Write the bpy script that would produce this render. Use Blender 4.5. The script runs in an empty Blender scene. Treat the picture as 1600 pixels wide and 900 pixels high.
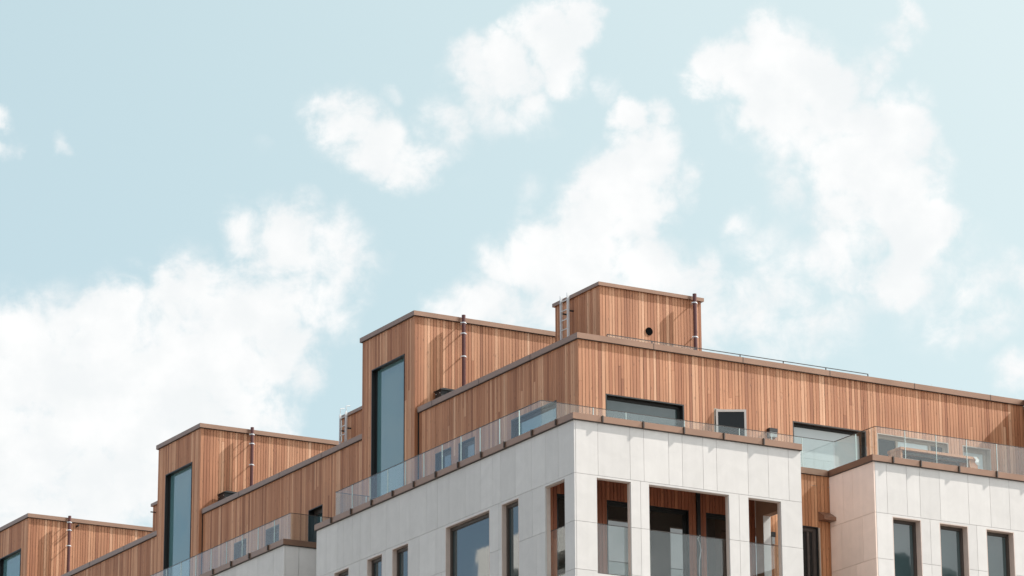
import bpy, math, random
from mathutils import Matrix, Vector

random.seed(11)
SC = bpy.context.scene
COL = SC.collection
H = 22.15            # metres from the street up to the underside of the stone coping

# ------------------------------------------------------------------ materials
def nodes_of(m):
    m.use_nodes = True
    nt = m.node_tree
    return nt, nt.nodes, nt.links, nt.nodes['Principled BSDF']

def simple(name, col, rough=.5, metal=0., ior=1.5, spec=.5, var=.0, scale=6.):
    m = bpy.data.materials.new(name)
    nt, N, L, b = nodes_of(m)
    b.inputs['Base Color'].default_value = (*col, 1)
    b.inputs['Roughness'].default_value = rough
    b.inputs['Metallic'].default_value = metal
    b.inputs['IOR'].default_value = ior
    if var:
        tc = N.new('ShaderNodeTexCoord'); nz = N.new('ShaderNodeTexNoise')
        nz.inputs['Scale'].default_value = scale; nz.inputs['Detail'].default_value = 6
        L.new(tc.outputs['Object'], nz.inputs['Vector'])
        mr = N.new('ShaderNodeMapRange')
        mr.inputs['From Min'].default_value = .3; mr.inputs['From Max'].default_value = .7
        mr.inputs['To Min'].default_value = 1 - var; mr.inputs['To Max'].default_value = 1 + var
        L.new(nz.outputs['Fac'], mr.inputs['Value'])
        hs = N.new('ShaderNodeHueSaturation'); hs.inputs['Color'].default_value = (*col, 1)
        L.new(mr.outputs[0], hs.inputs['Value'])
        L.new(hs.outputs[0], b.inputs['Base Color'])
        mr2 = N.new('ShaderNodeMapRange')
        mr2.inputs['To Min'].default_value = max(.02, rough - .1); mr2.inputs['To Max'].default_value = min(1, rough + .1)
        L.new(nz.outputs['Fac'], mr2.inputs['Value']); L.new(mr2.outputs[0], b.inputs['Roughness'])
    return m

def wood(name, stops, streak=.14, rough=.62):
    m = bpy.data.materials.new(name)
    nt, N, L, b = nodes_of(m)
    geo = N.new('ShaderNodeNewGeometry')
    ramp = N.new('ShaderNodeValToRGB')
    ramp.color_ramp.elements.remove(ramp.color_ramp.elements[1])
    for i, (p, c) in enumerate(stops):
        e = ramp.color_ramp.elements[0] if i == 0 else ramp.color_ramp.elements.new(p)
        e.position = p; e.color = (*c, 1)
    L.new(geo.outputs['Random Per Island'], ramp.inputs['Fac'])
    tc = N.new('ShaderNodeTexCoord')
    # long grain: offset each board so that no two share a figure
    off = N.new('ShaderNodeVectorMath'); off.operation = 'MULTIPLY_ADD'
    comb = N.new('ShaderNodeCombineXYZ')
    for k in range(3): L.new(geo.outputs['Random Per Island'], comb.inputs[k])
    off.inputs[1].default_value = (37, 53, 91)
    L.new(comb.outputs[0], off.inputs[0]); L.new(tc.outputs['Object'], off.inputs[2])
    mp = N.new('ShaderNodeMapping'); mp.inputs['Scale'].default_value = (34, 34, 1.3)
    L.new(off.outputs[0], mp.inputs['Vector'])
    nz = N.new('ShaderNodeTexNoise'); nz.inputs['Scale'].default_value = 1; nz.inputs['Detail'].default_value = 7; nz.inputs['Roughness'].default_value = .62
    L.new(mp.outputs[0], nz.inputs['Vector'])
    mr = N.new('ShaderNodeMapRange')
    mr.inputs['From Min'].default_value = .3; mr.inputs['From Max'].default_value = .7
    mr.inputs['To Min'].default_value = 1 - streak; mr.inputs['To Max'].default_value = 1 + streak
    L.new(nz.outputs['Fac'], mr.inputs['Value'])
    # weathering in broad patches
    nz2 = N.new('ShaderNodeTexNoise'); nz2.inputs['Scale'].default_value = .7; nz2.inputs['Detail'].default_value = 5
    L.new(tc.outputs['Object'], nz2.inputs['Vector'])
    mr2 = N.new('ShaderNodeMapRange')
    mr2.inputs['From Min'].default_value = .3; mr2.inputs['From Max'].default_value = .7
    mr2.inputs['To Min'].default_value = .9; mr2.inputs['To Max'].default_value = 1.1
    L.new(nz2.outputs['Fac'], mr2.inputs['Value'])
    # knots
    mk = N.new('ShaderNodeMapping'); mk.inputs['Scale'].default_value = (11, 11, 3.2)
    L.new(off.outputs[0], mk.inputs['Vector'])
    vo = N.new('ShaderNodeTexVoronoi'); vo.inputs['Scale'].default_value = 1
    L.new(mk.outputs[0], vo.inputs['Vector'])
    mr3 = N.new('ShaderNodeMapRange')
    mr3.inputs['From Min'].default_value = .06; mr3.inputs['From Max'].default_value = .16
    mr3.inputs['To Min'].default_value = .55; mr3.inputs['To Max'].default_value = 1
    L.new(vo.outputs['Distance'], mr3.inputs['Value'])
    m1 = N.new('ShaderNodeMath'); m1.operation = 'MULTIPLY'; L.new(mr.outputs[0], m1.inputs[0]); L.new(mr2.outputs[0], m1.inputs[1])
    m2 = N.new('ShaderNodeMath'); m2.operation = 'MULTIPLY'; L.new(m1.outputs[0], m2.inputs[0]); L.new(mr3.outputs[0], m2.inputs[1])
    hs = N.new('ShaderNodeHueSaturation'); L.new(ramp.outputs[0], hs.inputs['Color']); L.new(m2.outputs[0], hs.inputs['Value'])
    L.new(hs.outputs[0], b.inputs['Base Color'])
    b.inputs['Roughness'].default_value = rough
    bp = N.new('ShaderNodeBump'); bp.inputs['Strength'].default_value = .25; bp.inputs['Distance'].default_value = .003
    L.new(nz.outputs['Fac'], bp.inputs['Height']); L.new(bp.outputs[0], b.inputs['Normal'])
    return m

def stone(name, col, jitter=.05):
    m = bpy.data.materials.new(name)
    nt, N, L, b = nodes_of(m)
    geo = N.new('ShaderNodeNewGeometry'); tc = N.new('ShaderNodeTexCoord')
    a = N.new('ShaderNodeMapRange'); a.inputs['To Min'].default_value = 1 - jitter; a.inputs['To Max'].default_value = 1 + jitter
    L.new(geo.outputs['Random Per Island'], a.inputs['Value'])
    nz = N.new('ShaderNodeTexNoise'); nz.inputs['Scale'].default_value = 2.2; nz.inputs['Detail'].default_value = 9; nz.inputs['Roughness'].default_value = .6
    nz.inputs['Distortion'].default_value = .8
    L.new(tc.outputs['Object'], nz.inputs['Vector'])
    c = N.new('ShaderNodeMapRange'); c.inputs['From Min'].default_value = .3; c.inputs['From Max'].default_value = .7
    c.inputs['To Min'].default_value = .955; c.inputs['To Max'].default_value = 1.045
    L.new(nz.outputs['Fac'], c.inputs['Value'])
    # rain streaks, tall and faint
    mp = N.new('ShaderNodeMapping'); mp.inputs['Scale'].default_value = (7, 7, .35)
    L.new(tc.outputs['Object'], mp.inputs['Vector'])
    n2 = N.new('ShaderNodeTexNoise'); n2.inputs['Scale'].default_value = 1; n2.inputs['Detail'].default_value = 5
    L.new(mp.outputs[0], n2.inputs['Vector'])
    d = N.new('ShaderNodeMapRange'); d.inputs['From Min'].default_value = .35; d.inputs['From Max'].default_value = .75
    d.inputs['To Min'].default_value = 1.01; d.inputs['To Max'].default_value = .965
    L.new(n2.outputs['Fac'], d.inputs['Value'])
    x = N.new('ShaderNodeMath'); x.operation = 'MULTIPLY'; L.new(a.outputs[0], x.inputs[0]); L.new(c.outputs[0], x.inputs[1])
    y = N.new('ShaderNodeMath'); y.operation = 'MULTIPLY'; L.new(x.outputs[0], y.inputs[0]); L.new(d.outputs[0], y.inputs[1])
    hs = N.new('ShaderNodeHueSaturation'); hs.inputs['Color'].default_value = (*col, 1); L.new(y.outputs[0], hs.inputs['Value'])
    L.new(hs.outputs[0], b.inputs['Base Color'])
    b.inputs['Roughness'].default_value = .75
    n3 = N.new('ShaderNodeTexNoise'); n3.inputs['Scale'].default_value = 60; n3.inputs['Detail'].default_value = 4
    L.new(tc.outputs['Object'], n3.inputs['Vector'])
    bp = N.new('ShaderNodeBump'); bp.inputs['Strength'].default_value = .12; bp.inputs['Distance'].default_value = .004
    L.new(n3.outputs['Fac'], bp.inputs['Height']); L.new(bp.outputs[0], b.inputs['Normal'])
    return m

def pane(name, col, ior=2.0, wave=.02, wscale=.9):
    m = bpy.data.materials.new(name)
    nt, N, L, b = nodes_of(m)
    b.inputs['Base Color'].default_value = (*col, 1)
    b.inputs['Roughness'].default_value = .02
    b.inputs['IOR'].default_value = ior
    tc = N.new('ShaderNodeTexCoord'); nz = N.new('ShaderNodeTexNoise')
    nz.inputs['Scale'].default_value = wscale; nz.inputs['Detail'].default_value = 2
    L.new(tc.outputs['Object'], nz.inputs['Vector'])
    bp = N.new('ShaderNodeBump'); bp.inputs['Strength'].default_value = wave; bp.inputs['Distance'].default_value = .1
    L.new(nz.outputs['Fac'], bp.inputs['Height']); L.new(bp.outputs[0], b.inputs['Normal'])
    return m

def guard_glass():
    m = bpy.data.materials.new('guard_glass')
    m.use_nodes = True
    nt = m.node_tree; N = nt.nodes; L = nt.links; N.clear()
    out = N.new('ShaderNodeOutputMaterial')
    geo = N.new('ShaderNodeNewGeometry')
    dt = N.new('ShaderNodeVectorMath'); dt.operation = 'DOT_PRODUCT'
    L.new(geo.outputs['Incoming'], dt.inputs[0]); L.new(geo.outputs['Normal'], dt.inputs[1])
    ab = N.new('ShaderNodeMath'); ab.operation = 'ABSOLUTE'; L.new(dt.outputs['Value'], ab.inputs[0])
    om = N.new('ShaderNodeMath'); om.operation = 'SUBTRACT'; om.inputs[0].default_value = 1; L.new(ab.outputs[0], om.inputs[1])
    pw = N.new('ShaderNodeMath'); pw.operation = 'POWER'; pw.inputs[1].default_value = 5; L.new(om.outputs[0], pw.inputs[0])
    ma = N.new('ShaderNodeMath'); ma.operation = 'MULTIPLY_ADD'; ma.inputs[1].default_value = .93; ma.inputs[2].default_value = .048
    L.new(pw.outputs[0], ma.inputs[0])
    tr = N.new('ShaderNodeBsdfTransparent'); tr.inputs['Color'].default_value = (.93, .965, .96, 1)
    gl = N.new('ShaderNodeBsdfGlossy'); gl.inputs['Roughness'].default_value = 0; gl.inputs['Color'].default_value = (1, 1, 1, 1)
    mx = N.new('ShaderNodeMixShader')
    L.new(ma.outputs[0], mx.inputs[0]); L.new(tr.outputs[0], mx.inputs[1]); L.new(gl.outputs[0], mx.inputs[2])
    L.new(mx.outputs[0], out.inputs['Surface'])
    return m

WT = (1.08, .905, .745)
WOODSTOPS = [(p, tuple(c[i] * WT[i] for i in range(3))) for p, c in [(0, (.27, .118, .063)), (.18, (.36, .172, .098)), (.5, (.42, .218, .133)), (.8, (.48, .265, .168)), (.94, (.55, .335, .232)), (1, (.64, .43, .32))]]
M = dict(
    wood=wood('larch_boards', WOODSTOPS),
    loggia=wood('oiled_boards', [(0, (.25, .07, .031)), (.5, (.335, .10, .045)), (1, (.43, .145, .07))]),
    recess=wood('amber_boards', [(0, (.31, .125, .052)), (.5, (.41, .175, .078)), (.85, (.46, .21, .10)), (1, (.55, .28, .15))]),
    backing=simple('dark_backing', (.035, .022, .016), .8),
    stone=stone('pale_stone', (.622, .594, .576)),
    stone_bounce=stone('bounce_tinted_stone', (.80, .63, .545)),  # pale stone with the recess's warm bounce light put into its colour
    joint=simple('joint_backing', (.27, .25, .24), .9),
    reveal=simple('window_lining', (.58, .47, .415), .5, var=.05),
    frame=simple('brown_frame', (.055, .042, .036), .4, var=.1),
    frame_pale=simple('oak_frame', (.42, .35, .29), .5, var=.06),
    alu=simple('black_aluminium', (.012, .012, .012), .45, var=.1),
    coping=simple('brown_coping', (.28, .17, .122), .33, .7, var=.06, scale=2.),
    rib=simple('coping_joint', (.05, .034, .026), .5),
    pane=pane('window_glass', (.018, .042, .046), 2.1, .005, 1.2),
    pane_teal=pane('tower_glass', (.085, .185, .20), 2.2, .05, .6),
    pane_y=pane('street_glass', (.042, .068, .072), 1.75, .02),
    pane_loggia=pane('loggia_glass', (.034, .027, .022), 2.3, .002),
    pane_blind=pane('curtained_glass', (.60, .665, .675), 1.6, .01),
    pane_grey=pane('grey_glass', (.42, .46, .465), 1.8, .01),
    pane_dark=pane('dark_glass', (.014, .015, .015), 1.35),
    guard=guard_glass(),
    edge=simple('edge_glint', (.62, .72, .70), .25),
    cap=simple('guard_cap', (.05, .04, .035), .4),
    pipe=simple('oxblood_pipe', (.10, .024, .02), .35, var=.1),
    silver=simple('galvanised_steel', (.66, .67, .68), .4, .35, var=.06),
    black=simple('black_steel', (.012, .012, .013), .55, var=.1),
    roof=simple('roof_felt', (.10, .10, .10), .9, var=.15),
    deck=simple('terrace_deck', (.22, .17, .13), .8, var=.15),
    ground=simple('asphalt', (.06, .06, .062), .9, var=.2, scale=.6),
    paving=simple('paving', (.27, .245, .22), .85, var=.12, scale=.8),
    white=simple('white_render', (.74, .73, .71), .7, var=.05),
    glassdark=pane('office_glass', (.03, .06, .06), 1.8),
    slate=simple('slate_roof', (.035, .035, .038), .8, var=.15),
    brick=simple('grey_brick', (.17, .16, .15), .85, var=.12, scale=3),
    lampglass=simple('lamp_diffuser', (.30, .31, .31), .25),
    bounce_brown=simple('bounce_brown_stone', (.33, .175, .11), .6, var=.06),
    void=simple('hole_shade', (.006, .006, .006), .95, spec=0, ior=1.05),
    sash=simple('pale_painted_frame', (.66, .60, .56), .5, var=.04),
    cable=simple('white_cable', (.62, .62, .64), .5),
    cloth=simple('white_cloth', (.72, .70, .69), .9),
)

# ------------------------------------------------------------------ mesh builder
class MB:
    def __init__(s): s.v = []; s.f = []; s.mi = []
    def box(s, x0, x1, y0, y1, z0, z1, mi=0):
        x0, x1 = min(x0, x1), max(x0, x1); y0, y1 = min(y0, y1), max(y0, y1); z0, z1 = min(z0, z1), max(z0, z1)
        n = len(s.v)
        s.v += [(x0, y0, z0), (x1, y0, z0), (x1, y1, z0), (x0, y1, z0), (x0, y0, z1), (x1, y0, z1), (x1, y1, z1), (x0, y1, z1)]
        for q in ((0, 3, 2, 1), (4, 5, 6, 7), (0, 1, 5, 4), (1, 2, 6, 5), (2, 3, 7, 6), (3, 0, 4, 7)):
            s.f.append(tuple(n + k for k in q)); s.mi.append(mi)
        return s
    def w(s, ax, p, u0, u1, z0, z1, d0, d1, mi=0):
        """box against a facade: ax 'X' is the plane x = p, 'Y' the plane y = p; d runs inwards"""
        if ax == 'X': return s.box(p + d0, p + d1, u0, u1, z0, z1, mi)
        return s.box(u0, u1, p + d0, p + d1, z0, z1, mi)
    def prism(s, pts, vec, mi=0):
        n = len(s.v); k = len(pts)
        s.v += [tuple(p) for p in pts] + [tuple(p[i] + vec[i] for i in range(3)) for p in pts]
        s.f.append(tuple(n + i for i in reversed(range(k)))); s.mi.append(mi)
        s.f.append(tuple(n + k + i for i in range(k))); s.mi.append(mi)
        for i in range(k):
            j = (i + 1) % k
            s.f.append((n + i, n + j, n + k + j, n + k + i)); s.mi.append(mi)
        return s
    def tube(s, pts, r, seg=12, mi=0, cap=True):
        pts = [Vector(p) for p in pts]; n = len(s.v); rings = len(pts)
        for i, p in enumerate(pts):
            t = (pts[min(i + 1, rings - 1)] - pts[max(i - 1, 0)]).normalized()
            a = t.cross(Vector((0, 0, 1)))
            if a.length < 1e-3: a = Vector((1, 0, 0))
            a.normalize(); b = t.cross(a)
            for k in range(seg):
                an = 2 * math.pi * k / seg
                s.v.append(tuple(p + (a * math.cos(an) + b * math.sin(an)) * r))
        for i in range(rings - 1):
            for k in range(seg):
                k2 = (k + 1) % seg
                s.f.append((n + i * seg + k, n + i * seg + k2, n + (i + 1) * seg + k2, n + (i + 1) * seg + k)); s.mi.append(mi)
        if cap:
            s.f.append(tuple(n + k for k in reversed(range(seg)))); s.mi.append(mi)
            s.f.append(tuple(n + (rings - 1) * seg + k for k in range(seg))); s.mi.append(mi)
        return s
    def build(s, name, mats, parent=None, base=None, smooth=False, rec=True):
        """mesh object; a child keeps its parent's origin, a top-level one sits at base"""
        if not isinstance(mats, (list, tuple)): mats = [mats]
        root = parent
        while root is not None and root.parent is not None: root = root.parent
        o0 = Vector(root['_b']) if root is not None else Vector(base)
        me = bpy.data.meshes.new(name)
        me.from_pydata([tuple(Vector(v) - o0) for v in s.v], [], s.f)
        for m in mats: me.materials.append(m)
        me.polygons.foreach_set('material_index', s.mi)
        if smooth: me.polygons.foreach_set('use_smooth', [True] * len(me.polygons))
        me.update()
        if rec:
            import bmesh
            bm = bmesh.new(); bm.from_mesh(me); bmesh.ops.recalc_face_normals(bm, faces=bm.faces); bm.to_mesh(me); bm.free()
        o = bpy.data.objects.new(name, me); COL.objects.link(o)
        if parent is not None: o.parent = parent
        else: o.location = (o0.x, o0.y, o0.z + H); o['_b'] = tuple(o0)
        return o

def tag(o, label=None, cat=None, group=None, kind=None):
    if label: o['label'] = label
    if cat: o['category'] = cat
    if group: o['group'] = group
    if kind: o['kind'] = kind
    return o

def empty(name, base, label, cat, group=None):
    o = bpy.data.objects.new(name, None); COL.objects.link(o)
    o.location = (base[0], base[1], base[2] + H); o['_b'] = tuple(base); o.empty_display_size = .3
    return tag(o, label, cat, group)

# ------------------------------------------------------------------ facade helpers
def minus(rect, holes):
    """rectangle (u0,u1,z0,z1) minus rectangles -> list of rectangles"""
    todo = [rect]
    for h in holes:
        nxt = []
        for (a, b, c, d) in todo:
            if h[1] <= a or h[0] >= b or h[3] <= c or h[2] >= d: nxt.append((a, b, c, d)); continue
            if h[0] > a: nxt.append((a, h[0], c, d))
            if h[1] < b: nxt.append((h[1], b, c, d))
            x0, x1 = max(a, h[0]), min(b, h[1])
            if h[3] < d: nxt.append((x0, x1, h[3], d))
            if h[2] > c: nxt.append((x0, x1, c, h[2]))
        todo = nxt
    return [r for r in todo if r[1] - r[0] > .004 and r[3] - r[2] > .004]

def backing(mb, ax, p, u0, u1, z0, z1, holes, d0, d1, mi=0):
    for r in minus((u0, u1, z0, z1), holes): mb.w(ax, p, *r, d0, d1, mi)

def boards(mb, ax, p, u0, u1, z0, z1, holes=(), rnd=None, wmin=.074, wmax=.100, mi=0, split=.13):
    rnd = rnd or random
    cuts = sorted(set([e for h in holes for e in (h[0], h[1]) if u0 < e < u1] + [u1]))
    u = u0
    while u < u1 - .004:
        w = rnd.uniform(wmin, wmax); e = u + w
        for c in cuts:
            if u + .001 < c < e + .02: e = c; break
        e = min(e, u1)
        zs = [(z0, z1)]
        mid = (u + e) / 2
        for h in holes:
            if h[0] < mid < h[1]:
                zs = [q for (a, b) in zs for q in ((a, min(b, h[2])), (max(a, h[3]), b)) if q[1] - q[0] > .01]
        for (a, b) in zs:
            parts = [(a, b)]
            if b - a > 1.0 and rnd.random() < split:
                k = rnd.uniform(a + .3, b - .3); parts = [(a, k - .002), (k + .002, b)]
            for (c, d) in parts:
                j = rnd.uniform(-.002, .002)
                mb.w(ax, p, u + .0055, e - .0055, c, d, j, .022, mi)
        u = e

GAP = .0036
def panels(mb, ax, p, rows, holes, mi=0, th=.04):
    """rows: (z0, z1, [u joints incl. both ends]); stone slabs with open joints"""
    for (z0, z1, js) in rows:
        for a, b in zip(js[:-1], js[1:]):
            for r in minus((a, b, z0, z1), holes):
                e = lambda v, s, lim: v + s * GAP if abs(v - lim) < 1e-6 else v
                mb.w(ax, p, e(r[0], 1, a), e(r[1], -1, b), e(r[2], 1, z0), e(r[3], -1, z1), 0, th, mi)

def window(parent, ax, p, u0, u1, z0, z1, depth=.2, fw=.07, lining='reveal', frame='frame', glass='pane', lt=.02, back=.06, mull=(), proud=.0, glasses=None, name='window'):
    """lining boxes round the opening (the part), frame and panes (its sub-parts)"""
    m = MB()
    m.w(ax, p, u0, u0 + lt, z0, z1, -proud, depth + back); m.w(ax, p, u1 - lt, u1, z0, z1, -proud, depth + back)
    m.w(ax, p, u0 + lt, u1 - lt, z1 - lt, z1, -proud, depth + back); m.w(ax, p, u0 + lt, u1 - lt, z0, z0 + lt, -proud - .01, depth + back)
    o = m.build(name, M[lining], parent)
    a, b, c, d = u0 + lt, u1 - lt, z0 + lt, z1 - lt
    f = MB()
    f.w(ax, p, a, a + fw, c, d, depth - .035, depth + .04); f.w(ax, p, b - fw, b, c, d, depth - .035, depth + .04)
    f.w(ax, p, a + fw, b - fw, d - fw, d, depth - .035, depth + .04); f.w(ax, p, a + fw, b - fw, c, c + fw, depth - .035, depth + .04)
    # inner sash line
    g = .018
    f.w(ax, p, a + fw, a + fw + g, c + fw, d - fw, depth - .015, depth + .03); f.w(ax, p, b - fw - g, b - fw, c + fw, d - fw, depth - .015, depth + .03)
    f.w(ax, p, a + fw + g, b - fw - g, d - fw - g, d - fw, depth - .015, depth + .03)
    edges = [a + fw] + [x for x in mull] + [b - fw]
    for x in mull: f.w(ax, p, x - .03, x + .03, c + fw, d - fw - g, depth - .03, depth + .035)
    f.build('frame', M[frame], o)
    for i, (x, y) in enumerate(zip(edges[:-1], edges[1:])):
        x0 = x + (.03 if i else 0); x1 = y - (.03 if i < len(edges) - 2 else 0)
        MB().w(ax, p, x0 + .002, x1 - .002, c + fw, d - fw - .002, depth, depth + .024).build('pane', M[glasses[i] if glasses else glass], o)
    return o

def coping(parent, ax, p, u0, u1, z0, z1, over, width, joints=(), name='coping', rib=.034):
    m = MB(); m.w(ax, p, u0, u1, z0, z1, -over, width)
    m.w(ax, p, u0, u1, z0 - .012, z0, -over + .012, width - .02, 1)      # drip under the cap
    hw = .016 if rib > .01 else .007
    for j in joints: m.w(ax, p, j - hw, j + hw, z0 + .004, z1 + .004, -over - rib, .1, 1)
    return m.build(name, [M['coping'], M['rib']], parent)

def guard(parent, runs, z0, z1):
    """runs: (ax, p, [u joints]); one 'glass_balustrade' part (its cap) per straight run, with base rail and panes"""
    for (ax, p, js) in runs:
        o = MB().w(ax, p, js[0] + .003, js[-1] - .003, z1, z1 + .012, -.003, .018).build('glass_balustrade', M['cap'], parent)
        MB().w(ax, p, js[0] + .003, js[-1] - .003, z0, z0 + .03, -.02, .035).build('base_rail', M['cap'], o)
        for i, (a, b) in enumerate(zip(js[:-1], js[1:])):
            m = MB(); m.w(ax, p, a + .008, b - .008, z0 + .03, z1 - .001, 0, .015)
            if i < len(js) - 2: m.w(ax, p, b - .0075, b + .0035, z0 + .03, z1 - .001, -.003, .018, 1)     # polished edge, its glint put in as pale colour
            m.build('glass_pane', [M['guard'], M['edge']], o)

def drainpipe(parent, x, y, ztop, zbot, brackets, r=.050, wall=None):
    m = MB(); m.tube([(x, y, zbot), (x, y, ztop)], r, 20)
    o = m.build('drainpipe', M['pipe'], parent, smooth=False)
    for z in brackets:
        b = MB(); b.tube([(x, y, z - .014), (x, y, z + .014)], r + .007, 20)
        b.box(x - r - .035, x + r + .035, y + .0, y + .014, z - .012, z + .012)
        b.box(x - .01, x + .01, y + r, wall, z - .01, z + .01)
        b.build('bracket', M['silver'], o)
    return o

# ------------------------------------------------------------------ building 1 (corner)
G = 'terraced apartment buildings of the stepped row'
ZF = -.25                                  # terrace floor
ZB = -H                                    # street
R1, R2, R3, R4 = -1.21, -2.285, -3.36, -4.46
HEAD = -1.26; SILL = -3.41
ZP0, ZP1 = 2.93, 3.065                     # timber parapet coping
XW, YW = 2.06, 3.25

B1 = empty('apartment_building', (0, 0, ZB), 'corner apartment building of pale stone with open loggia bays and long timber top storey', 'building', G)

def lower_rows(u0, u1, step=1.1, seed=1):
    rnd = random.Random(seed); rows = []; z = R3
    zz = R4
    while z > ZB + .1:
        js = [u0]
        while js[-1] < u1 - 1.2: js.append(js[-1] + rnd.choice((.55, .75, .9, 1.05)))
        js.append(u1)
        rows.append((max(zz, ZB), z, js)); z = zz; zz -= step
    return rows

# left face (x = 0), y 0 .. 12.6
LW = [(.43, 1.30), (2.47, 3.26), (3.81, 5.91), (7.75, 8.57), (9.08, 9.87), (10.83, 11.62)]
holesL = [(a, b, SILL, HEAD) for a, b in LW]
js_top = [0, .70, 1.25, 1.89, 2.62, 3.29, 3.66, 4.22, 4.93, 5.74, 6.30, 6.86, 7.67, 8.22, 8.85, 9.70, 10.23, 10.65, 11.14, 11.48, 12.05, 12.6]
js_p1 = [0, 1.86, 2.86, 3.41, 6.38, 7.20, 8.9, 10.26, 11.9, 12.6]
js_p2 = [0, 1.70, 2.86, 3.41, 6.10, 7.30, 8.9, 10.40, 11.9, 12.6]
st = MB()
rowsL = [(R1, -.012, js_top), (R2, R1, js_p1), (R3, R2, js_p2)] + lower_rows(0, 12.6, seed=3)
# the corner slab is mitred: the left face keeps the full thickness, the right face starts at x = .04
panels(st, 'X', 0, rowsL, holesL)
# right face of the first block (y = 0), x .04 .. 6.0
RW = [(.57, 1.45), (1.92, 4.03), (4.55, 5.43)]
holesR = [(a, b, SILL, HEAD) for a, b in RW]
js_topR = [.04, .61, 1.44, 1.80, 2.45, 2.81, 3.36, 3.72, 4.56, 5.11, 5.66, 6.0]
rowsR = [(R1, -.012, js_topR), (R2, R1, [.04, 1.7, 4.3, 6.0]), (R3, R2, [.04, 1.7, 4.3, 6.0])] + lower_rows(.04, 6.0, seed=5)
panels(st, 'Y', 0, rowsR, holesR)
# second block (y = 0), x 8.02 .. 27
QW = [(8.50, 9.31), (9.83, 10.65), (11.17, 11.98), (13.4, 14.2), (15.6, 17.6), (19, 19.8), (21, 21.8), (23, 23.8)]
holesQ = [(a, b, SILL, HEAD) for a, b in QW]
js_topQ = [8.06, 8.38, 8.94, 9.31, 9.88, 10.70, 11.33, 11.89, 12.5, 13.1, 13.9, 14.6, 15.2, 16, 16.7, 17.5, 18.4, 19.2, 20, 21, 22, 23, 24, 25, 26, 27]
rowsQ = [(R1, -.012, js_topQ), (R2, R1, [8.06, 9.57, 10.9, 12.6, 15, 18, 20.4, 22.4, 24.5, 27]), (R3, R2, [8.06, 9.57, 10.9, 12.6, 15, 18, 20.4, 22.4, 24.5, 27])] + lower_rows(8.06, 27, seed=7)
panels(st, 'Y', 0, rowsQ, holesQ)
# return of the second block (x = 8.02 facing left), y 0 .. 1.85
sr = MB(); panels(sr, 'X', 8.02, [(R1, -.012, [0, .87, 1.25, 1.85]), (R2, R1, [0, .51, 1.38, 1.85]), (R3, R2, [0, .8, 1.85])] + lower_rows(0, 1.85, seed=9), []); sr.build('recess_return', M['stone_bounce'], B1)
# end wall of the first block towards the next building (y = 12.6)
for (z0, z1) in ((R1, -.012), (R2, R1), (R3, R2), (R4, R3)): st.box(.045, 1.2, 12.56, 12.6, z0 + GAP, z1 - GAP); st.box(1.2 + .01, 2.2, 12.56, 12.6, z0 + GAP, z1 - GAP)
st.build('stone_wall', M['stone'], B1)

bk = MB()
backing(bk, 'X', 0, 1.66, 12.55, ZB, -.02, holesL, .045, .42)
backing(bk, 'X', 0, .09, 1.66, ZB, -.02, holesL, .045, .12)
backing(bk, 'Y', 0, .121, 5.95, ZB, -.02, holesR, .045, .12)
backing(bk, 'Y', 0, 8.1, 27, ZB, -.02, holesQ, .045, .42)
bk.w('X', 8.02, .43, 1.85, ZB, -.02, .045, .42)
bk.box(.43, 6.0, 12.2, 12.555, ZB, -.02)
bk.build('inner_wall', M['joint'], B1)

# slabs, terrace decks, main roof
sl = MB()
sl.box(.125, 5.68, .125, 2.3, -.55, -.262)                                    # loggia ceiling slab
sl.box(.43, 8.1, 1.86, 12.2, -.55, -.262)
sl.box(8.45, 27, .43, 3.2, -.55, -.262)
sl.build('floor_slab', M['white'], B1)
dk = MB(); dk.box(.43, 5.9, .43, 12.2, -.26, ZF); dk.box(5.9, 8.06, 1.8, 3.2, -.26, ZF); dk.box(8.06, 27, .43, 3.2, -.26, ZF)
dk.build('terrace_deck', M['deck'], B1)
rf = MB(); rf.box(XW + .3, 27, YW + .3, 11.1, 2.45, 2.7); rf.build('roof', M['roof'], B1)

# window frames of the stone floors
for i, (a, b) in enumerate(LW[1:]):
    window(B1, 'X', 0, a, b, SILL, HEAD, depth=.15, fw=.075, mull=())
for (a, b) in QW:
    window(B1, 'Y', 0, a, b, SILL, HEAD, depth=.22, fw=.06, frame='frame', glass='pane_y')

# loggia behind the four open bays
lg = MB()
LY, LX = 1.62, 5.80
hl = [(.50, 1.2, SILL, -1.29), (1.80, 2.62, SILL, -1.29), (2.78, 3.98, SILL, -1.29), (4.45, 5.5, SILL, -1.29)]
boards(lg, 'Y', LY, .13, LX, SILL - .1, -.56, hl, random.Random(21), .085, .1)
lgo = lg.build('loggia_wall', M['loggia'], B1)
lb = MB(); backing(lb, 'Y', LY, .13, LX, ZB, -.56, hl, .03, .4); lb.build('loggia_backing', M['backing'], B1)
for h in hl: window(B1, 'Y', LY, *h, depth=.12, fw=.06, lining='alu', frame='alu', glass='pane_loggia', lt=.015)
fl = MB(); fl.box(.1, 5.95, .12, LY + .02, SILL - .3, SILL - .005); fl.build('loggia_floor', M['stone'], B1)
# reveals of the open bays: stone returns
rv = MB()
for (a, b) in RW:
    rv = MB(); rv.box(a + .001, a + .013, .043, .135, SILL, HEAD - .014); rv.box(b - .013, b - .001, .043, .135, SILL, HEAD - .014); rv.box(a + .001, b - .001, .043, .135, HEAD - .013, HEAD - .001)
    rv.build('bay_lining', M['reveal'], B1)
for (a, b) in LW[:1]:
    rv = MB(); rv.box(.043, .135, a + .001, a + .013, SILL, HEAD - .014); rv.box(.043, .135, b - .013, b - .001, SILL, HEAD - .014); rv.box(.043, .135, a + .001, b - .001, HEAD - .013, HEAD - .001)
    rv.build('bay_lining', M['reveal'], B1)
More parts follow.
